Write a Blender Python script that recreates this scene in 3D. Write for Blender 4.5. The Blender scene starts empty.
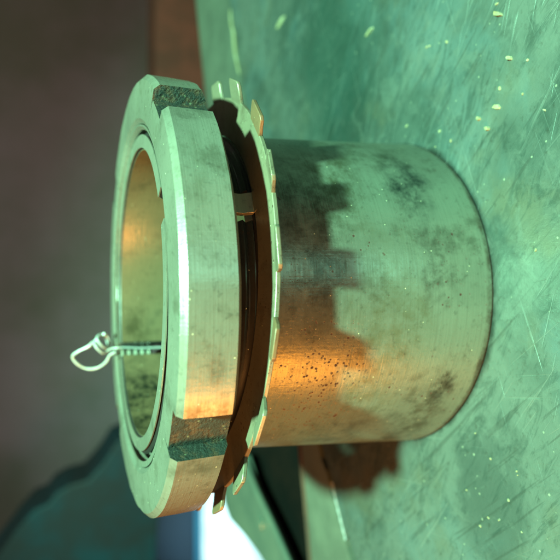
import bpy, bmesh, math, random
from mathutils import Vector, Matrix, noise as mnoise
random.seed(7)
S = 0.07                       # one model unit = the sleeve's foot radius (70 mm)
sc = bpy.context.scene
col = sc.collection

# ------------------------------------------------------------------ camera
CP = Vector((0.0, -3.20215, 2.17879))
CR = Vector((0.99977, -0.02010, 0.00714))
CU = Vector((0.00134, 0.39334, 0.91939))
CW = Vector((0.02129, 0.91917, -0.39328))
F = 545.1
cam = bpy.data.cameras.new('camera'); co = bpy.data.objects.new('camera', cam); col.objects.link(co)
m = Matrix.Identity(4)                       # the phone was held sideways: picture right = world down
for i in range(3):
    m[i][0] = -CU[i]; m[i][1] = CR[i]; m[i][2] = -CW[i]; m[i][3] = CP[i] * S
co.matrix_world = m
cam.sensor_width = 36; cam.lens = 36 * F / 560
cam.clip_start = 0.005; cam.clip_end = 60
cam.dof.use_dof = True; cam.dof.focus_distance = 2.45 * S; cam.dof.aperture_fstop = 10
sc.camera = co

# ------------------------------------------------------------------ light
def lamp(name, kind, loc, direction, energy, color, **kw):
    l = bpy.data.lights.new(name, kind); l.energy = energy; l.color = color
    for k, v in kw.items(): setattr(l, k, v)
    o = bpy.data.objects.new(name, l); col.objects.link(o)
    o.location = Vector(loc) * S
    o.rotation_euler = (-Vector(direction)).to_track_quat('Z', 'Y').to_euler()
    return o
KEY = (1.70, -6.3, 11.3)      # the green lit work lamp hangs less than a metre above the bench
lamp('key_lamp', 'SPOT', KEY, (-KEY[0], -KEY[1], 1.0 - KEY[2]), 235, (0.35, 1.0, 0.66), spot_size=math.radians(110), spot_blend=0.5, shadow_soft_size=0.42 * S)
lamp('warm_bounce', 'AREA', (-6.4, -5.0, -0.4), (6.4, 5.0, 1.0), 3.0, (1.0, 0.33, 0.035), shape='RECTANGLE', size=2.3 * S, size_y=5.6 * S)  # stands in for the glow of an unseen orange thing left of the camera
lamp('warm_upper_fill', 'AREA', (-7.0, -4.9, 3.2), (7.0, 4.9, -2.2), 4.6, (1.0, 0.42, 0.10), shape='RECTANGLE', size=1.2 * S, size_y=2.4 * S)  # second warm fill, added to brighten the bore, bench and washer gap
lamp('roof_panel_light', 'AREA', (3.0, -6.0, 14), (-3.0, 6.0, -14), 0.5, (0.25, 1.0, 0.85), shape='RECTANGLE', size=5 * S, size_y=5 * S)
lamp('front_streak_light', 'AREA', (2.6, -10, -0.5), (-2.6, 10, 1.5), 0.9, (0.30, 1.0, 0.85), shape='RECTANGLE', size=1.6 * S, size_y=9 * S)  # cyan strip added low in front to draw the streak on nut and sleeve
lamp('doorway_light', 'SPOT', (-21, 37, 2), (0, 0.5, -12), 330, (0.55, 0.93, 1.0), spot_size=math.radians(88), spot_blend=0.7, shadow_soft_size=0.05)
w = bpy.data.worlds.new('World'); sc.world = w; w.use_nodes = True
bg = w.node_tree.nodes['Background']
bg.inputs[0].default_value = (0.29, 0.27, 0.24, 1); bg.inputs[1].default_value = 0.42
sc.view_settings.view_transform = 'Standard'; sc.view_settings.look = 'None'
sc.view_settings.exposure = 0.0; sc.view_settings.gamma = 1
sc.cycles.use_denoising = True

# ------------------------------------------------------------------ helpers
def px(x, y, z=0.0):
    d = CW * F + CR * (560 - y - 280) - CU * (x - 280)
    return CP + d * ((z - CP.z) / d.z)
def py(x, y, Y):
    d = CW * F + CR * (560 - y - 280) - CU * (x - 280)
    return CP + d * ((Y - CP.y) / d.y)
def mesh(name, vs, fs, mat=None, parent=None, smooth=True, bevel=0, sharp=40, ms=None):
    me = bpy.data.meshes.new(name); me.from_pydata([tuple(Vector(v) * S) for v in vs], [], fs)
    bm = bmesh.new(); bm.from_mesh(me)
    bmesh.ops.remove_doubles(bm, verts=bm.verts, dist=1e-7)
    bmesh.ops.recalc_face_normals(bm, faces=bm.faces); bm.to_mesh(me); bm.free()
    o = bpy.data.objects.new(name, me); col.objects.link(o)
    if mat: me.materials.append(mat)
    if parent: o.parent = parent
    if smooth:
        me.polygons.foreach_set('use_smooth', [True] * len(me.polygons))
        me.set_sharp_from_angle(angle=math.radians(sharp))
    if bevel:
        b = o.modifiers.new('bevel', 'BEVEL'); b.width = bevel * S; b.segments = 2; b.limit_method = 'ANGLE'; b.angle_limit = math.radians(40); b.harden_normals = False
    return o
def thing(o, label, cat, group=None):
    o['label'] = label; o['category'] = cat
    if group: o['group'] = group
    return o
def empty(name, loc=(0, 0, 0), rot=(0, 0, 0)):
    o = bpy.data.objects.new(name, None); col.objects.link(o); o.location = Vector(loc) * S; o.rotation_euler = rot
    o.empty_display_size = 0.02
    return o
def prism(pts, z0, z1):
    n = len(pts)
    vs = [(p[0], p[1], z0) for p in pts] + [(p[0], p[1], z1) for p in pts]
    return vs, [tuple(range(n))[::-1], tuple(range(n, 2 * n))] + [(i, (i + 1) % n, n + (i + 1) % n, n + i) for i in range(n)]
def box(c, s):
    x, y, z = c; a, b, d = (k / 2 for k in s)
    return prism([(x - a, y - b), (x + a, y - b), (x + a, y + b), (x - a, y + b)], z - d, z + d)
def tube(pts, rad, n=8):
    vs, fs = [], []
    P = [Vector(p) for p in pts]
    up = Vector((0.3, 0.9, 0.2)).normalized()
    for i, p in enumerate(P):
        t = (P[min(i + 1, len(P) - 1)] - P[max(i - 1, 0)]).normalized()
        a = t.cross(up).normalized(); b = a.cross(t).normalized(); up = b if b.dot(up) > 0 else -b
        r = rad(i / (len(P) - 1)) if callable(rad) else rad
        for k in range(n):
            q = 2 * math.pi * k / n; vs.append(p + a * math.cos(q) * r + up * math.sin(q) * r)
    for i in range(len(P) - 1):
        for k in range(n):
            fs.append((i * n + k, i * n + (k + 1) % n, (i + 1) * n + (k + 1) % n, (i + 1) * n + k))
    fs.append(tuple(range(n))); fs.append(tuple(range(len(vs) - n, len(vs))))
    return vs, fs
def smooth_path(pts, k=6):
    P = [Vector(p) for p in pts]; out = []
    for i in range(len(P) - 1):
        a, b, c, d = P[max(i - 1, 0)], P[i], P[i + 1], P[min(i + 2, len(P) - 1)]
        for j in range(k):
            t = j / k
            out.append(0.5 * ((2 * b) + (c - a) * t + (2 * a - 5 * b + 4 * c - d) * t * t + (3 * b - a - 3 * c + d) * t ** 3))
    return out + [P[-1]]
def az(a): return math.sin(math.radians(a)), -math.cos(math.radians(a))      # azimuth 0 faces the camera, + to the right

# ------------------------------------------------------------------ materials
class G:
    def __init__(s, name):
        s.m = bpy.data.materials.new(name); s.m.use_nodes = True; s.t = s.m.node_tree; s.n = s.t.nodes
        s.b = s.n['Principled BSDF']
        tc = s.n.new('ShaderNodeTexCoord'); mp = s.n.new('ShaderNodeMapping'); mp.inputs['Scale'].default_value = (1 / S,) * 3
        s.t.links.new(tc.outputs['Object'], mp.inputs[0]); s.co = mp.outputs[0]
    def link(s, a, b):
        if hasattr(a, 'links'): s.t.links.new(a, b)
        else: b.default_value = a
    def math(s, op, a, b=0.0, c=0.0, clamp=False):
        n = s.n.new('ShaderNodeMath'); n.operation = op; n.use_clamp = clamp
        s.link(a, n.inputs[0]); s.link(b, n.inputs[1]); s.link(c, n.inputs[2]); return n.outputs[0]
    def map(s, scale, loc=(0, 0, 0), rot=(0, 0, 0), src=None):
        if any(rot):
            n = s.n.new('ShaderNodeMapping'); n.inputs['Rotation'].default_value = rot; s.link(src or s.co, n.inputs[0]); src = n.outputs[0]; rot = (0, 0, 0)
        n = s.n.new('ShaderNodeMapping'); n.inputs['Scale'].default_value = scale; n.inputs['Location'].default_value = loc; n.inputs['Rotation'].default_value = rot
        s.link(src or s.co, n.inputs[0]); return n.outputs[0]
    def noise(s, scale, detail=4, rough=0.55, src=None, dist=0.0):
        n = s.n.new('ShaderNodeTexNoise'); n.inputs['Scale'].default_value = scale; n.inputs['Detail'].default_value = detail
        n.inputs['Roughness'].default_value = rough; n.inputs['Distortion'].default_value = dist
        s.link(src or s.co, n.inputs['Vector']); return n.outputs[0]
    def voro(s, scale, src=None, rnd=1.0):
        n = s.n.new('ShaderNodeTexVoronoi'); n.inputs['Scale'].default_value = scale; n.inputs['Randomness'].default_value = rnd
        s.link(src or s.co, n.inputs['Vector']); return n.outputs[0], n.outputs[1]
    def step(s, a, lo, hi):
        n = s.n.new('ShaderNodeMapRange'); n.interpolation_type = 'SMOOTHSTEP'
        s.link(a, n.inputs[0]); n.inputs[1].default_value = lo; n.inputs[2].default_value = hi; return n.outputs[0]
    def mix(s, f, a, b):
        n = s.n.new('ShaderNodeMix'); n.data_type = 'RGBA'
        s.link(f, n.inputs[0]); s.link(a if hasattr(a, 'links') else (*a, 1), n.inputs[6]); s.link(b if hasattr(b, 'links') else (*b, 1), n.inputs[7]); return n.outputs[2]
    def cyl(s):                              # (azimuth radians, z, radius)
        sp = s.n.new('ShaderNodeSeparateXYZ'); s.link(s.co, sp.inputs[0])
        a = s.math('ARCTAN2', sp.outputs[0], s.math('MULTIPLY', sp.outputs[1], -1.0))
        return a, sp.outputs[2]
    def comb(s, x, y, z=0.0):
        n = s.n.new('ShaderNodeCombineXYZ'); s.link(x, n.inputs[0]); s.link(y, n.inputs[1]); s.link(z, n.inputs[2]); return n.outputs[0]
    def spot(s, x, y, cx, cy, rx, ry, wob, lo=0.55, hi=1.0, amp=0.9):   # soft irregular blotch
        dx = s.math('DIVIDE', s.math('SUBTRACT', x, cx), rx); dy = s.math('DIVIDE', s.math('SUBTRACT', y, cy), ry)
        r = s.math('SQRT', s.math('ADD', s.math('MULTIPLY', dx, dx), s.math('MULTIPLY', dy, dy)))
        r = s.math('ADD', r, s.math('MULTIPLY', s.math('SUBTRACT', wob, 0.5), amp * 2))
        return s.math('SUBTRACT', 1.0, s.step(r, lo, hi))
    def bump(s, h, strength, dist):
        n = s.n.new('ShaderNodeBump'); n.inputs['Strength'].default_value = strength; n.inputs['Distance'].default_value = dist * S
        s.link(h, n.inputs['Height']); s.link(n.outputs[0], s.b.inputs['Normal'])
    def out(s, color, rough, metal=0.0, **kw):
        s.link(color if hasattr(color, 'links') else (*color, 1), s.b.inputs['Base Color']); s.link(rough, s.b.inputs['Roughness']); s.link(metal, s.b.inputs['Metallic'])
        for k, v in kw.items(): s.link(v, s.b.inputs[k.replace('_', ' ')])
        return s.m

def steel(name, base, dark, rough, rust=0.0, metal=0.85, blotches=(), pits=0.2, aniso=0.0):
    g = G(name); a, z = g.cyl()
    lines = g.noise(1.0, 3, 0.6, g.comb(g.math('MULTIPLY', a, 2.5), g.math('MULTIPLY', z, 90.0)))      # turning marks
    hatch = g.noise(1.0, 3, 0.6, g.comb(g.math('MULTIPLY', a, 75.0), g.math('MULTIPLY', z, 3.0)))
    big = g.noise(1.7, 6, 0.6); mid = g.noise(6.0, 6, 0.65); fine = g.noise(34.0, 4, 0.6)
    smear = g.noise(3.2, 9, 0.72, g.map((1, 1, 1), (2, 9, 4)), 0.3); smear2 = g.noise(9.0, 9, 0.75)
    c = g.mix(g.step(big, 0.42, 0.68), base, tuple(b * 0.80 for b in base))
    c = g.mix(g.math('MULTIPLY', g.step(mid, 0.52, 0.72), 0.55), c, dark)
    c = g.mix(g.math('MULTIPLY', g.step(lines, 0.45, 0.75), 0.22), c, dark)
    c = g.mix(g.math('MULTIPLY', g.step(fine, 0.56, 0.70), 0.30), c, tuple(b * 0.5 for b in dark))
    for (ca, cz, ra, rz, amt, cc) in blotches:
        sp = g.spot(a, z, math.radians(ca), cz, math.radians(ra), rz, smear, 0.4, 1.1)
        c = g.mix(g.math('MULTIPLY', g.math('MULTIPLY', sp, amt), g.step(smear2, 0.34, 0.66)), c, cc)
    # rust freckles, clustered
    d, _ = g.voro(26.0); d2, _ = g.voro(60.0)
    cl = g.step(g.noise(2.6, 3, 0.6, g.map((1, 1, 1), (3.1, 1.7, 0))), 0.50, 0.62)
    rs = g.spot(a, z, math.radians(-27), 0.98, math.radians(32), 0.38, mid, 0.5, 1.1)
    dd, _ = g.voro(48.0, g.map((1, 1, 1), (4, 4, 1)))
    fr0 = g.math('MULTIPLY', g.math('SUBTRACT', 1.0, g.step(g.math('ADD', dd, g.math('MULTIPLY', g.math('SUBTRACT', fine, 0.5), 1.3)), 0.12, 0.30)), g.math('MULTIPLY', rs, g.step(mid, 0.36, 0.52)))
    fr = g.math('MULTIPLY', g.math('SUBTRACT', 1.0, g.step(g.math('ADD', d, g.math('MULTIPLY', g.math('SUBTRACT', fine, 0.5), 0.5)), 0.10, 0.20)), cl)
    fr2 = g.math('MULTIPLY', g.math('SUBTRACT', 1.0, g.step(d2, 0.10, 0.2)), g.step(mid, 0.48, 0.6))
    fm = g.math('MULTIPLY', g.math('MAXIMUM', fr0, g.math('MAXIMUM', fr, fr2)), rust, clamp=True)
    c = g.mix(fm, c, (0.035, 0.011, 0.005))
    # pale dust specks
    d3, _ = g.voro(17.0, g.map((1, 1, 1), (5, 2, 8)))
    ds = g.math('SUBTRACT', 1.0, g.step(d3, 0.035, 0.07))
    c = g.mix(g.math('MULTIPLY', ds, 0.8), c, (0.4, 0.36, 0.22))
    nm = g.math('MAXIMUM', fm, ds, clamp=True)
    r = g.math('ADD', rough, g.math('ADD', g.math('MULTIPLY', g.math('SUBTRACT', mid, 0.5), 0.30), g.math('MULTIPLY', g.math('SUBTRACT', lines, 0.5), 0.25)))
    r = g.math('ADD', r, g.math('MULTIPLY', nm, 0.4), clamp=True)
    h = g.math('ADD', g.math('MULTIPLY', lines, 0.5), g.math('ADD', g.math('MULTIPLY', hatch, 0.25), g.math('ADD', g.math('MULTIPLY', fine, 0.5), g.math('MULTIPLY', fm, -1.0 * pits))))
    g.bump(h, 0.35, 0.006)
    return g.out(c, r, g.math('MULTIPLY', g.math('SUBTRACT', 1.0, nm), metal))

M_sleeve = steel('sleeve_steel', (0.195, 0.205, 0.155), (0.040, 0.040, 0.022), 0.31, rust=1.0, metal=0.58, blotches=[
    (38, 0.40, 20, 0.16, 1.0, (0.016, 0.024, 0.020)), (8, 0.36, 14, 0.16, 0.8, (0.035, 0.030, 0.018)), (-34, 0.22, 9, 0.09, 1.0, (0.018, 0.018, 0.016)),
    (40, 0.85, 22, 0.22, 0.8, (0.05, 0.042, 0.014)), (-52, 0.25, 26, 0.16, 0.85, (0.055, 0.035, 0.012)), (-15, 0.62, 36, 0.26, 0.5, (0.10, 0.075, 0.02)),
    (20, 1.05, 40, 0.20, 0.8, (0.035, 0.032, 0.018)), (-56, 0.75, 20, 0.24, 0.7, (0.06, 0.042, 0.014)), (4, 0.72, 10, 0.10, 0.5, (0.05, 0.04, 0.02)),  # first: stain under the washer, darkened in colour to deepen the shade there
    (55, 0.6, 16, 0.4, 0.6, (0.04, 0.045, 0.02)), (0, 0.02, 200, 0.035, 0.8, (0.05, 0.02, 0.008))])
M_nut = steel('nut_steel', (0.235, 0.215, 0.165), (0.08, 0.07, 0.04), 0.28, rust=0.4, metal=0.5, blotches=[
    (-24, 0.10, 5, 0.16, 0.9, (0.05, 0.035, 0.018)), (-37, 0.1, 4, 0.14, 0.6, (0.05, 0.05, 0.03)), (42, 0.1, 3, 0.14, 0.6, (0.05, 0.05, 0.03)), (-14, 0.08, 5, 0.05, 0.6, (0.06, 0.05, 0.03)), (25, 0.12, 12, 0.05, 0.4, (0.1, 0.09, 0.05))])
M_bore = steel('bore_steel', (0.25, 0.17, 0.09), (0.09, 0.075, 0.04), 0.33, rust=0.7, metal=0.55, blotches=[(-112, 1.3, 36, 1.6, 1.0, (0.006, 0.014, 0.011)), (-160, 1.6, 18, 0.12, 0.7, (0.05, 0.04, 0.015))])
M_washer = steel('washer_steel', (0.22, 0.175, 0.115), (0.08, 0.05, 0.028), 0.4, rust=1.0, metal=0.45)
M_rusttooth = steel('rusty_tooth_steel', (0.17, 0.09, 0.045), (0.07, 0.03, 0.014), 0.5, rust=1.0, metal=0.25)
M_thread = steel('oiled_thread', (0.035, 0.030, 0.026), (0.012, 0.010, 0.009), 0.38, rust=0.5, metal=0.4)
def slot_dirt():
    g = G('slot_dirt'); n = g.noise(22, 5, 0.7); d, _ = g.voro(30.0)
    c = g.mix(g.step(n, 0.36, 0.52), (0.05, 0.027, 0.012), (0.012, 0.015, 0.010))
    c = g.mix(g.math('SUBTRACT', 1.0, g.step(d, 0.12, 0.2)), c, (0.09, 0.09, 0.05))
    g.bump(g.math('ADD', n, g.noise(70.0, 3, 0.6)), 0.55, 0.012); return g.out(c, 0.7, 0.2)
M_slot = slot_dirt()
def bench():
    g = G('bench_steel')
    sp = g.n.new('ShaderNodeSeparateXYZ'); g.link(g.co, sp.inputs[0]); X, Y = sp.outputs[0], sp.outputs[1]
    big = g.noise(0.55, 6, 0.6, dist=0.6); mid = g.noise(2.4, 7, 0.65, dist=0.4); fine = g.noise(22.0, 5, 0.7)
    c = g.mix(g.step(big, 0.38, 0.64), (0.055, 0.067, 0.055), (0.126, 0.130, 0.109))
    c = g.mix(g.math('MULTIPLY', g.step(mid, 0.50, 0.70), 0.7), c, (0.021, 0.027, 0.019))
    c = g.mix(g.math('MULTIPLY', g.step(g.noise(1.1, 5, 0.6, g.map((1, 1, 1), (7, 3, 1))), 0.52, 0.66), 0.5), c, (0.126, 0.101, 0.059))
    c = g.mix(g.math('MULTIPLY', g.spot(X, Y, 1.45, 0.55, 0.75, 0.45, mid), 0.75), c, (0.015, 0.025, 0.019))
    c = g.mix(g.math('MULTIPLY', g.spot(X, Y, 2.35, 1.35, 0.7, 0.7, mid), 0.45), c, (0.021, 0.042, 0.032))
    c = g.mix(g.math('MULTIPLY', g.spot(X, Y, -1.15, -0.95, 0.5, 0.32, mid), 0.6), c, (0.042, 0.050, 0.042))
    c = g.mix(g.math('MULTIPLY', g.step(g.noise(0.9, 5, 0.6, g.map((1, 1, 1), (17, 5, 1)), 0.5), 0.50, 0.64), 0.4), c, (0.10, 0.150, 0.155))
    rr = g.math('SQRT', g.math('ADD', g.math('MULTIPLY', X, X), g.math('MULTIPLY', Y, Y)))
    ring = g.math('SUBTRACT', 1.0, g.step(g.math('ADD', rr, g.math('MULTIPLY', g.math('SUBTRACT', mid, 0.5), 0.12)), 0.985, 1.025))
    c = g.mix(g.math('MULTIPLY', ring, 0.85), c, (0.012, 0.010, 0.006))  # contact shadow at the sleeve foot, painted into the plate as a dark ring
    scr = None
    for i, (ang, sx, sy, lo, hi, off) in enumerate([(35, 1.2, 42, 0.66, 0.70, 0), (52, 0.8, 60, 0.67, 0.71, 4), (-20, 0.9, 55, 0.69, 0.73, 9), (80, 1.6, 70, 0.68, 0.73, 13), (15, 2.2, 90, 0.66, 0.72, 21)]):
        n = g.step(g.noise(1.0, 2, 0.5, g.map((sx, sy, 1), (off, off * 1.3, 0), (0, 0, math.radians(ang))), 0.25), lo, hi)
        scr = n if scr is None else g.math('MAXIMUM', scr, n)
    scr = g.math('MULTIPLY', scr, g.step(g.noise(1.4, 3), 0.36, 0.6))
    sm = g.noise(1.0, 6, 0.7, g.map((3.0, 9.0, 1), (31, 7, 0), (0, 0, math.radians(30))), 1.2)
    c = g.mix(g.math('MULTIPLY', g.step(sm, 0.50, 0.66), 0.55), c, (0.022, 0.034, 0.026))
    sm2 = g.noise(5.5, 9, 0.75, g.map((1, 1, 1), (3, 40, 2)), 0.8)
    c = g.mix(g.math('MULTIPLY', g.step(sm2, 0.50, 0.64), 0.45), c, (0.14, 0.145, 0.12))
    c = g.mix(g.math('MULTIPLY', g.spot(X, Y, 1.9, 0.75, 1.1, 0.8, sm, 0.3, 1.1), 0.75), c, (0.020, 0.045, 0.034))
    c = g.mix(0.22, c, (0.015, 0.036, 0.032))
    c = g.mix(g.math('MULTIPLY', scr, 0.17), c, (0.260, 0.260, 0.218))
    dk = g.step(g.noise(1.0, 3, 0.5, g.map((1.5, 30, 1), (2, 8, 0), (0, 0, math.radians(48))), 0.4), 0.60, 0.70)
    c = g.mix(g.math('MULTIPLY', dk, 0.4), c, (0.025, 0.029, 0.021))
    c = g.mix(g.math('MULTIPLY', g.step(fine, 0.56, 0.72), 0.45), c, (0.029, 0.029, 0.019))
    d, cc = g.voro(13.0); spk = g.math('SUBTRACT', 1.0, g.step(g.math('ADD', d, g.math('MULTIPLY', g.math('SUBTRACT', fine, 0.5), 0.2)), 0.04, 0.09))
    c = g.mix(g.math('MULTIPLY', spk, 0.75), c, (0.260, 0.252, 0.176))
    r = g.math('ADD', 0.40, g.math('MULTIPLY', g.math('SUBTRACT', mid, 0.45), 0.7), clamp=True)
    h = g.math('ADD', g.math('MULTIPLY', fine, 0.6), g.math('ADD', g.math('MULTIPLY', scr, -0.5), g.math('MULTIPLY', mid, 0.8)))
    g.bump(h, 0.4, 0.012)
    return g.out(c, r, 0.3)
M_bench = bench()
def plain(name, c1, c2, rough, scale=3.0, metal=0.0, bump=0.0):
    g = G(name); n = g.noise(scale, 6, 0.65)
    if bump: g.bump(n, bump, 0.02)
    return g.out(g.mix(g.step(n, 0.38, 0.64), c1, c2), rough, metal)
M_strip = plain('rear_plate_paint', (0.095, 0.10, 0.075), (0.13, 0.135, 0.10), 0.45, 1.5, 0.3)
M_wall = plain('dark_wall', (0.66, 0.52, 0.54), (0.42, 0.39, 0.31), 0.9, 0.04)
M_redbeam = plain('rusty_beam_paint', (0.14, 0.022, 0.012), (0.09, 0.016, 0.008), 0.7, 0.8)
M_teal = plain('teal_paint', (0.025, 0.035, 0.042), (0.008, 0.06, 0.085), 0.55, 0.3)
M_blue = plain('blue_paint', (0.0006, 0.006, 0.014), (0.0008, 0.007, 0.016), 0.5, 0.3)
M_cyan = plain('cyan_edge_paint', (0.003, 0.05, 0.085), (0.003, 0.06, 0.09), 0.5, 0.5)
M_green = plain('pale_green_paint', (0.09, 0.11, 0.085), (0.12, 0.135, 0.10), 0.4, 2.0, 0.2, 0.2)
M_dark = plain('dark_shade_steel', (0.003, 0.003, 0.0025), (0.006, 0.004, 0.003), 0.95, 3.0)  # near-black base stands in for shade behind and below the bench
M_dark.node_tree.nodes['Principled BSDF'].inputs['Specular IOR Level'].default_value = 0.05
M_brown = plain('brown_rust', (0.07, 0.03, 0.016), (0.04, 0.02, 0.012), 0.8, 4.0)
M_floor = plain('pale_concrete', (0.20, 0.20, 0.19), (0.27, 0.27, 0.25), 0.8, 0.3)
M_chip = plain('pale_chip', (0.20, 0.16, 0.08), (0.26, 0.22, 0.13), 0.6, 9.0)
M_wire = plain('galvanised_wire', (0.34, 0.33, 0.30), (0.45, 0.43, 0.40), 0.5, 20.0, 0.3)

# ------------------------------------------------------------------ setting
fl = mesh('floor', *prism([(-90, -60), (90, -60), (90, 110), (-90, 110)], -11.2, -10.7), M_floor); fl['kind'] = 'structure'
wl = mesh('wall', *prism([(-90, 60), (90, 60), (90, 61), (-90, 61)], -10.7, 60), M_wall); wl['kind'] = 'structure'
rf = mesh('shading_roof', *prism([(-90, 14), (90, 14), (90, 61.5), (-90, 61.5)], 60.2, 61), M_wall); rf['kind'] = 'structure'  # unseen slab added to keep the wall behind the bench in shade

# ------------------------------------------------------------------ workbench
wb = thing(empty('workbench', (0, 0, -10.7)), 'worn steel workbench with scratched green lit top under the sleeve', 'workbench')
wbz = Vector((0, 0, -10.7))
def sh(vf): return ([(v[0], v[1], v[2] + 10.7) for v in vf[0]], vf[1])
seam = [(-7, -3.1), (-2.05, 0.44), (-1.32, 0.98), (0.6, 2.05), (2.67, 3.10), (3.62, 3.46), (9, 5.4)]
rear = [(9, 6.9), (4.73, 5.38), (2.9, 4.76), (0.5, 3.05), (-1.41, 1.42), (-2.4, 1.20), (-7, 0.2)]
def wob(pts, n=10, a=0.012):
    o = []
    for i in range(len(pts) - 1):
        for k in range(n):
            t = k / n; o.append((pts[i][0] * (1 - t) + pts[i + 1][0] * t + random.uniform(-a, a), pts[i][1] * (1 - t) + pts[i + 1][1] * t + random.uniform(-a, a)))
    return o + [pts[-1]]
def slab(name, poly, z0, z1, mat, parent, bev=0.012): return mesh(name, *sh(prism(poly, z0, z1)), mat, parent, smooth=False, bevel=0)
s1 = wob(seam)
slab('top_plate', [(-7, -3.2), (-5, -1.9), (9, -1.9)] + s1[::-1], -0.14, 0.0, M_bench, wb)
s2 = [(x - 0.05, y + 0.085) for x, y in wob(seam)]
slab('rear_plate', s2 + rear, -0.14, -0.012, M_strip, wb)
re_ = [(-2.4, 1.19), (-1.41, 1.41), (-0.3, 2.2), (-0.3, 2.3), (-1.43, 1.52), (-2.4, 1.31), (-7, 0.36), (-7, 0.2)]
bp = [px(x, y, 0.0) for x, y in [(335, 482), (339, 500), (344, 520), (349, 540)]]
mesh('lit_lip', *sh(tube([p + Vector((-.02, .05, 0.0)) for p in smooth_path(bp)], lambda t: 0.010 + 0.004 * math.sin(40 * t), 6)), M_floor, wb)  # pale bead stands in for the lit stretch of the seam lip
slab('rusty_edge', re_, -0.12, -0.02, M_brown, wb)
slab('under_frame', [(-6.8, -2.4), (-4.5, -1.8), (9, -1.8), (9, 6.5), (4.7, 5.0), (2.9, 4.4), (0.5, 4.2), (-1.3, 3.6), (-2.1, 3.2), (-3.4, 1.2), (-7, 0.6)], -0.9, -0.6, M_dark, wb)  # carried past the rear edge as a dark fill for shade
for lx, ly in ((-3.4, -1.3), (8, -1.3), (8, 5), (-6, -1.6)):
    mesh('leg', *sh(box((lx, ly, -5.8), (0.8, 0.8, 9.8))), M_dark, wb, smooth=False)

# ------------------------------------------------------------------ adapter sleeve
SLIT = (206.0, 213.0); SLOT = (21.5, 32.5)
def cellshell(azs, zs, Ro, Ri, present):
    nA, nZ = len(azs), len(zs); vs = []; fs = []
    def idx(side, i, j): return (side * nA + (i % nA)) * nZ + j
    for side in (0, 1):
        for a in azs:
            for z in zs:
                r = (Ro if side == 0 else Ri)(a, z); s, c = az(a); vs.append((r * s, r * c, z))
    pr = [[present(0.5 * (azs[i] + (azs[i + 1] if i + 1 < nA else azs[0] + 360)), 0.5 * (zs[j] + zs[j + 1])) for j in range(nZ - 1)] for i in range(nA)]
    for i in range(nA):
        for j in range(nZ - 1):
            if not pr[i][j]: continue
            fs.append((idx(0, i, j), idx(0, i + 1, j), idx(0, i + 1, j + 1), idx(0, i, j + 1)))
            fs.append((idx(1, i, j), idx(1, i, j + 1), idx(1, i + 1, j + 1), idx(1, i + 1, j)))
            if j == 0 or not pr[i][j - 1]: fs.append((idx(0, i, j), idx(1, i, j), idx(1, i + 1, j), idx(0, i + 1, j)))
            if j == nZ - 2 or not pr[i][j + 1]: fs.append((idx(0, i, j + 1), idx(0, i + 1, j + 1), idx(1, i + 1, j + 1), idx(1, i, j + 1)))
            if not pr[i - 1][j]: fs.append((idx(0, i, j), idx(0, i, j + 1), idx(1, i, j + 1), idx(1, i, j)))
            if not pr[(i + 1) % nA][j]: fs.append((idx(0, i + 1, j), idx(1, i + 1, j), idx(1, i + 1, j + 1), idx(0, i + 1, j + 1)))
    return vs, fs
azs = sorted(set([k * 2.0 for k in range(180)] + [SLIT[0], SLIT[1], SLOT[0], SLOT[1]]))
insl = lambda a: SLIT[0] < a < SLIT[1]
inslot = lambda a: SLOT[0] < a < SLOT[1]
sl = thing(empty('adapter_sleeve'), 'tapered steel sleeve with rust freckles standing upright on the workbench', 'sleeve')
zb = [0.0, 0.006, 0.014, 0.022] + [0.05 + k * 0.0762 for k in range(17)]
zb[-1] = 1.285
def Rb(a, z):
    r = 1 - 0.0674 * z
    if z < 0.02: r -= 0.014 * (1 - z / 0.022)
    return r
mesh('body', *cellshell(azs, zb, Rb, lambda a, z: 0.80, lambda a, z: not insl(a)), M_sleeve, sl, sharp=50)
PITCH = 0.046
zt = [1.285 + k * PITCH / 8 for k in range(int(0.425 / (PITCH / 8)) + 1)]
def Rt(a, z):
    ph = (z / PITCH + a / 360) % 1
    r = 0.902 - 0.026 * abs(2 * ph - 1) * 1.0
    if z > 1.68: r -= (z - 1.68) * 0.7
    if z < 1.30: r = 0.906
    return r
mesh('threaded_end', *cellshell(azs, zt, Rt, lambda a, z: 0.80 + (max(0, z - 1.69) * 0.8), lambda a, z: not insl(a) and not (inslot(a) and z > 1.30)), M_thread, sl, sharp=25)
ZT = zt[-1]
# bright end face ring of the sleeve (turned, un-oiled)
mesh('end_face', *cellshell(azs, [ZT, ZT + 0.006], lambda a, z: 0.878, lambda a, z: 0.808, lambda a, z: not insl(a) and not inslot(a)), M_nut, sl, sharp=50)
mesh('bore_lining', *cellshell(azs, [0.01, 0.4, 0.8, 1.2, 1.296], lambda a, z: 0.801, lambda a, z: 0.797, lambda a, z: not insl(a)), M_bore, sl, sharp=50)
mesh('bore_lining', *cellshell(azs, [1.2965, ZT - 0.01], lambda a, z: 0.801, lambda a, z: 0.797, lambda a, z: not insl(a) and not inslot(a)), M_bore, sl, sharp=50)

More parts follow.
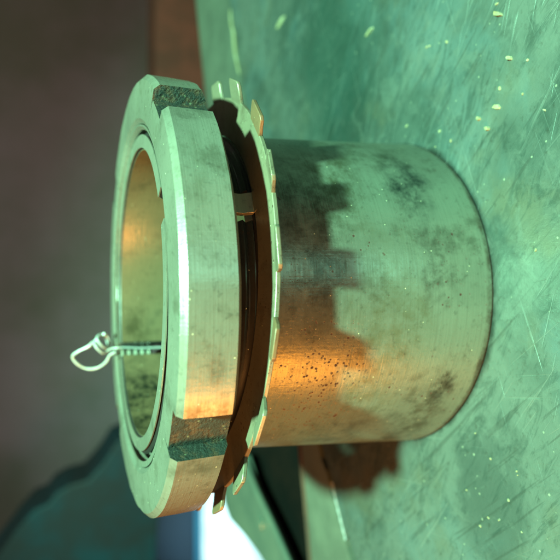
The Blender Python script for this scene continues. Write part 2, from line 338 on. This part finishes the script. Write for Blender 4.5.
# ------------------------------------------------------------------ lock nut
nut = thing(empty('lock_nut', (-0.014, 0, 1.497), (0.0036, -0.012, 0)), 'thick slotted steel ring nut screwed onto the top of the sleeve', 'nut')
slots = [(43.5, 55.0), (-34.5, -23.8), (133, 144), (224, 235)]
prof = [(0.945, -0.015), (0.965, -0.029), (1.14, -0.029), (1.190, -0.001), (1.192, 0.09), (1.192, 0.199), (1.167, 0.225), (1.060, 0.229), (0.975, 0.229), (0.949, 0.212)]
cols = []
e = set(k * 3.0 for k in range(120)); ed = {}
for a0, a1 in slots:
    for q in [x for x in e if a0 < ((x + 180) % 360) - 180 < a1 or a0 < x < a1]: pass
    ed[a0 % 360] = 'in'; ed[a1 % 360] = 'out'
allaz = sorted(set(list(e) + list(ed)))
def inside(a):
    for a0, a1 in slots:
        x = (a - a0) % 360
        if 0.01 < x < (a1 - a0) - 0.01: return True
    return False
for a in allaz:
    if a in ed:
        cols += [(a, False), (a, True)] if ed[a] == 'in' else [(a, True), (a, False)]
    else: cols.append((a, inside(a)))
vs, fs = [], []; n = len(prof)
SR = 1.115
for a, ins in cols:
    s, c = az(a)
    for r, z in prof:
        rr = min(r, SR) if ins else r
        zz = 0.2235 if (ins and r > SR and z > 0.1 and r < 1.17) else z
        if r > 1.13:                                                  # knocks and wear along the rim
            q_ = mnoise.noise(Vector((s * 9, c * 9, z * 4))) + 0.6 * mnoise.noise(Vector((s * 27, c * 27, z * 9)))
            rr += 0.0045 * q_; zz += 0.0015 * q_ * (z > 0.19)
        vs.append((rr * s, rr * c, zz))
for i in range(len(cols)):
    i2 = (i + 1) % len(cols)
    for k in range(n):
        k2 = (k + 1) % n; fs.append((i * n + k, i2 * n + k, i2 * n + k2, i * n + k2))
me = bpy.data.meshes.new('body'); me.from_pydata([tuple(Vector(v) * S) for v in vs], [], fs)
bm = bmesh.new(); bm.from_mesh(me); bmesh.ops.dissolve_degenerate(bm, dist=1e-7, edges=bm.edges)
bmesh.ops.remove_doubles(bm, verts=bm.verts, dist=1e-7)
bmesh.ops.recalc_face_normals(bm, faces=bm.faces)
for f_ in bm.faces:
    f_.smooth = True
    c_ = f_.calc_center_median() / S; rr = math.hypot(c_.x, c_.y)
    a_ = math.degrees(math.atan2(c_.x, -c_.y))
    f_.material_index = 1 if (rr > SR - 0.004 and abs(f_.normal.z) < 0.5 and (inside(a_ % 360) or abs(f_.normal.dot(Vector((c_.x, c_.y, 0)).normalized())) < 0.5)) else 0
bm.to_mesh(me); bm.free(); me.materials.append(M_nut); me.materials.append(M_slot)
me.set_sharp_from_angle(angle=math.radians(22))
nb = bpy.data.objects.new('body', me); col.objects.link(nb); nb.parent = nut
b = nb.modifiers.new('bevel', 'BEVEL'); b.width = 0.007 * S; b.segments = 2; b.limit_method = 'ANGLE'; b.angle_limit = math.radians(24)
zn = [-0.013 + k * PITCH / 6 for k in range(31)]
mesh('inner_thread', *cellshell([k * 4.0 for k in range(90)], zn, lambda a, z: 0.9445, lambda a, z: 0.914 + 0.026 * abs(2 * ((z / PITCH + a / 360) % 1) - 1) * 1.0, lambda a, z: True), M_nut, nut, sharp=25)

# ------------------------------------------------------------------ lock washer
ws = thing(empty('lock_washer', (-0.005, 0, 1.3385), (0.0136, 0.0455, 0)), 'thin toothed steel lock washer hanging loose below the slotted nut', 'washer')
TH = 0.022
def ring(prof, n=120):
    vs, fs = [], []; k = len(prof)
    for i in range(n):
        s, c = az(360 * i / n)
        for r, z in prof: vs.append((r * s, r * c, z))
    for i in range(n):
        for j in range(k):
            fs.append((i * k + j, ((i + 1) % n) * k + j, ((i + 1) % n) * k + (j + 1) % k, i * k + (j + 1) % k))
    return vs, fs
def wz(r): return -0.034 + max(0, (r - 1.118)) * 0.36
mesh('ring', *ring([(0.925, wz(0.925)), (1.0, wz(1.0)), (1.13, wz(1.1)), (1.13, wz(1.1) + TH), (1.0, wz(1.0) + TH), (0.925, wz(0.925) + TH)]), M_washer, ws, sharp=35, bevel=0.004)
for k in range(20):
    ca = -9 + 18 * k + random.uniform(-0.8, 0.8); bend = random.uniform(-0.012, 0.009); w0, w1 = 4.5, 4.0 + random.uniform(-0.5, 0.5)
    rt = 1.230 + random.uniform(-0.009, 0.007); vs = []
    tw = random.uniform(-0.006, 0.006)
    for zo in (0.001, TH - 0.001):
        for r, wd, bz in ((1.12, w0, 0), (1.17, (w0 + w1) / 2, bend * 0.4), (rt - 0.016, w1, bend * 0.9), (rt, w1 - 0.8, bend)):
            for sgn in (-1, 1):
                s, c = az(ca + sgn * wd); vs.append((r * s, r * c, wz(r) + zo + bz + tw * sgn * (r > 1.15)))
    fs = [(0, 8, 9, 1), (6, 7, 15, 14)]
    for q in (0, 2, 4): fs += [(q, q + 1, q + 3, q + 2), (q + 8, q + 10, q + 11, q + 9), (q, q + 2, q + 10, q + 8), (q + 1, q + 9, q + 11, q + 3)]
    mesh('tooth', vs, fs, M_rusttooth if k in (0, 3, 17, 6) else M_washer, ws, smooth=True, sharp=30, bevel=0.004)
# key tab bent up into the sleeve's slot
vs = []
for r0, z in ((0.95, -0.028), (0.905, -0.02), (0.885, 0.03), (0.885, 0.115)):
    for rr in (r0, r0 + 0.026):
        for aa in (23.6, 30.6):
            s, c = az(aa); vs.append((rr * s, rr * c, z + 0.012))
fs = [(0, 1, 3, 2), (12, 14, 15, 13)]
for j in range(3):
    b0 = j * 4; fs += [(b0, b0 + 1, b0 + 5, b0 + 4), (b0 + 2, b0 + 6, b0 + 7, b0 + 3), (b0, b0 + 4, b0 + 6, b0 + 2), (b0 + 1, b0 + 3, b0 + 7, b0 + 5)]
mesh('key_tab', vs, fs, M_washer, ws, smooth=True, sharp=35, bevel=0.004)

# ------------------------------------------------------------------ wire
wi = thing(empty('tie_wire', (-0.45, 0.8, 1.73)), 'short piece of silvery wire twisted into a loop through the slit of the sleeve', 'wire')
def W(x, y, Y, o=(-0.45, 0.8, 1.73)): return py(x, y, Y) - Vector(o)
loop = [W(116, 352, 0.80), W(110, 355, 0.86), W(106, 362, 0.90), W(97, 368, 0.93), W(86, 368.5, 0.95), W(77, 363.5, 0.95), W(72.5, 356.5, 0.94), W(79, 351, 0.90), W(89, 346, 0.87), W(98, 338, 0.86)]
mesh('loop', *tube(smooth_path(loop), lambda t: 0.0088 + 0.001 * math.sin(37 * t)), M_wire, wi)
knot = [W(89, 347, 0.89), W(93, 342.5, 0.84), W(97, 348, 0.82), W(103, 353, 0.84), W(108, 349, 0.88), W(107, 340, 0.90), W(102, 334.5, 0.87), W(97, 338, 0.83), W(101, 345, 0.82), W(106, 348, 0.85), W(109, 343, 0.88), W(107, 336, 0.88), W(103.5, 334, 0.84)]
mesh('knot', *tube(smooth_path(knot), 0.0095), M_wire, wi)
tail = [W(107, 351, 0.86), W(112, 348.5, 0.80), W(117, 348, 0.765), W(126, 347.5, 0.765), W(140, 348, 0.77), W(158, 347.5, 0.77), W(175, 347, 0.775)]
mesh('tail', *tube(smooth_path(tail), 0.0065), M_wire, wi)

# ------------------------------------------------------------------ chips on the bench
def chip(p, L, wd, ang, h=0.012):
    n = 7; pts = []
    for k in range(n):
        q = 2 * math.pi * k / n; r = random.uniform(0.7, 1.1)
        x, y = L * r * math.cos(q), wd * r * math.sin(q)
        pts.append((x * math.cos(ang) - y * math.sin(ang), x * math.sin(ang) + y * math.cos(ang)))
    vs = [(a, b_, 0.0) for a, b_ in pts] + [(a * 0.85, b_ * 0.85, h * random.uniform(0.6, 1.6)) for a, b_ in pts]
    fs = [tuple(range(n))[::-1], tuple(range(n, 2 * n))] + [(i, (i + 1) % n, n + (i + 1) % n, n + i) for i in range(n)]
    o = mesh('chip', vs, fs, M_chip, smooth=False); o.location = (p.x * S, p.y * S, 0.001 * S + 0.00001)
    return o
big = [(498.6, 14, .045, .014, 'long yellowish chip at the upper corner of the bench plate'), (497, 107, .036, .015, 'broad yellow chip on the plate, biggest between the sleeve and the corner'),
       (479, 118.6, .022, .014, 'small yellow chip just above the round foot of the sleeve'), (488, 128.6, .02, .012, 'small upright yellow chip beside the foot of the sleeve'),
       (370, 32, .075, .02, 'pale sliver lying on the dark stain behind the sleeve'), (510, 58.5, .026, .012, 'yellow chip on a scratch between the long chip and the broad chip'),
       (281, 22, .14, .035, 'long pale flake at the edge of the dark stain near the bench joint')]
for x, y, L, wd, lab in big:
    p = px(x, y); thing(chip(p, L, wd, math.radians(60 if x > 400 else 100)), lab, 'chip')
small = [(407, 126), (430, 46), (427, 47), (447, 42), (451, 140.6), (435.7, 147), (440, 131), (500, 88.6), (523, 94), (497, 4), (488.6, 517.7), (499, 520), (508.6, 500), (517, 471), (518, 475), (491, 458.6), (467, 490), (480.6, 525.7), (475.7, 433), (522, 532), (528, 60), (545, 110), (536, 250)]
for x, y in small:
    p = px(x, y); q = random.uniform(0.6, 1.3)
    thing(chip(p, (0.012 if y < 200 else 0.008) * q, (0.008 if y < 200 else 0.006) * q, random.uniform(0, 3), 0.004), 'tiny pale speck of swarf scattered on the green bench plate', 'chip', 'tiny specks on the bench plate')
p0, p1 = px(232, 12), px(241, 74)
pts = [p0.lerp(p1, t / 6) + Vector((random.uniform(-.02, .02), random.uniform(-.02, .02), 0.0)) for t in range(7)]
o0 = p0.lerp(p1, .5)
sv = mesh('metal_sliver', *tube([p - o0 + Vector((0, 0, 0.03)) for p in smooth_path(pts)], lambda t: 0.022 * (0.5 + math.sin(math.pi * t) * 0.5), 6), M_chip)
sv.location = (o0.x * S, o0.y * S, -0.004 * S)
thing(sv, 'long pale ridge of weld spatter lying along the bench joint', 'weld bead')

# ------------------------------------------------------------------ background
def slabY(name, pts, Y, depth, mat, parent=None, org=(0, 0, 0), bevel=0.0):
    o = Vector(org); f_ = [py(x, y, Y) - o for x, y in pts]; b_ = [v + Vector((0, depth, 0)) for v in f_]
    n = len(pts)
    return mesh(name, [tuple(v) for v in f_ + b_], [tuple(range(n)), tuple(range(n, 2 * n))[::-1]] + [(i, n + i, n + (i + 1) % n, (i + 1) % n) for i in range(n)], mat, parent, smooth=True, sharp=30, bevel=bevel)
org = (-16, 26, -10.7)
mc = thing(empty('machine', org), 'blurred dark teal machine standing behind the bench, lower left', 'machine')
slabY('cover', [(118, 440), (104, 462), (88, 480), (70, 485), (56, 493), (48, 504), (34, 510), (18, 528), (2, 550), (-30, 590), (-30, 640), (154, 640), (156, 560), (160, 500), (160, 425)], 24, 3, M_teal, mc, org, 0.1)
slabY('stand', [(150, 585), (150, 640), (520, 640), (520, 585)], 24.3, 2.4, M_teal, mc, org)
dorg = (-24, 45, -10.7)
dr = thing(empty('door', dorg), 'far blue door behind the bench, its bright cyan foot beside the white floor', 'door')
slabY('panel', [(100, 490), (100, 640), (196, 640), (196, 490)], 45, 1.5, M_blue, dr, dorg)
slabY('kick_plate', [(196, 490), (196, 640), (206.5, 640), (206.5, 490)], 44.7, 1.7, M_cyan, dr, dorg)
rb = slabY('rusty_beam', [(155, -60), (155, 200), (205, 200), (203, -60)], 16, 1.5, M_redbeam, None, (0, 0, 0))
thing(rb, 'rusty red brown steel beam running behind the far edge of the bench', 'beam')
gb = [px(x, y, -0.25) for x, y in [(219, 455), (221, 480), (223.5, 503), (229, 519), (245, 537), (257, 553), (275, 580), (300, 640), (345, 640), (305, 600), (288, 562), (272, 526), (254, 488), (244, 455)]]
gz = empty('green_bracket', (-2.6, 2.4, -0.36)); gv = Vector((-2.6, 2.4, -0.36))
mesh('plate', *prism([(p.x - gv.x, p.y - gv.y) for p in gb], 0, 0.11), M_green, gz, smooth=True, bevel=0.03)
rim = [px(x, y, -0.25) - gv for x, y in [(246, 462), (256, 488), (273, 524), (288, 558), (304, 596)]]
mesh('rim', *tube(smooth_path(rim), 0.03), M_green, gz)
bc = px(263, 524, -0.25) - gv
mesh('bolt_head', *prism([(bc.x + 0.07 * math.cos(k * math.pi / 3), bc.y + 0.07 * math.sin(k * math.pi / 3)) for k in range(6)], 0.108, 0.16), M_green, gz, smooth=False, bevel=0.01)
g_ = gz
thing(g_, 'pale green painted bracket with a rounded edge beside the bench', 'bracket')
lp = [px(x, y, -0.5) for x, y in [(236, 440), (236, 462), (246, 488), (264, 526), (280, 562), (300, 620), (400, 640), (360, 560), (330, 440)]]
sf = mesh('shade_sheet', *prism([(p.x, p.y) for p in lp], -0.58, -0.5), M_dark, None, smooth=False)  # dark sheet added in place of the shade in this gap
thing(sf, 'dark sheet for the shade in the gap between the green bracket and the bench edge', 'shade sheet')
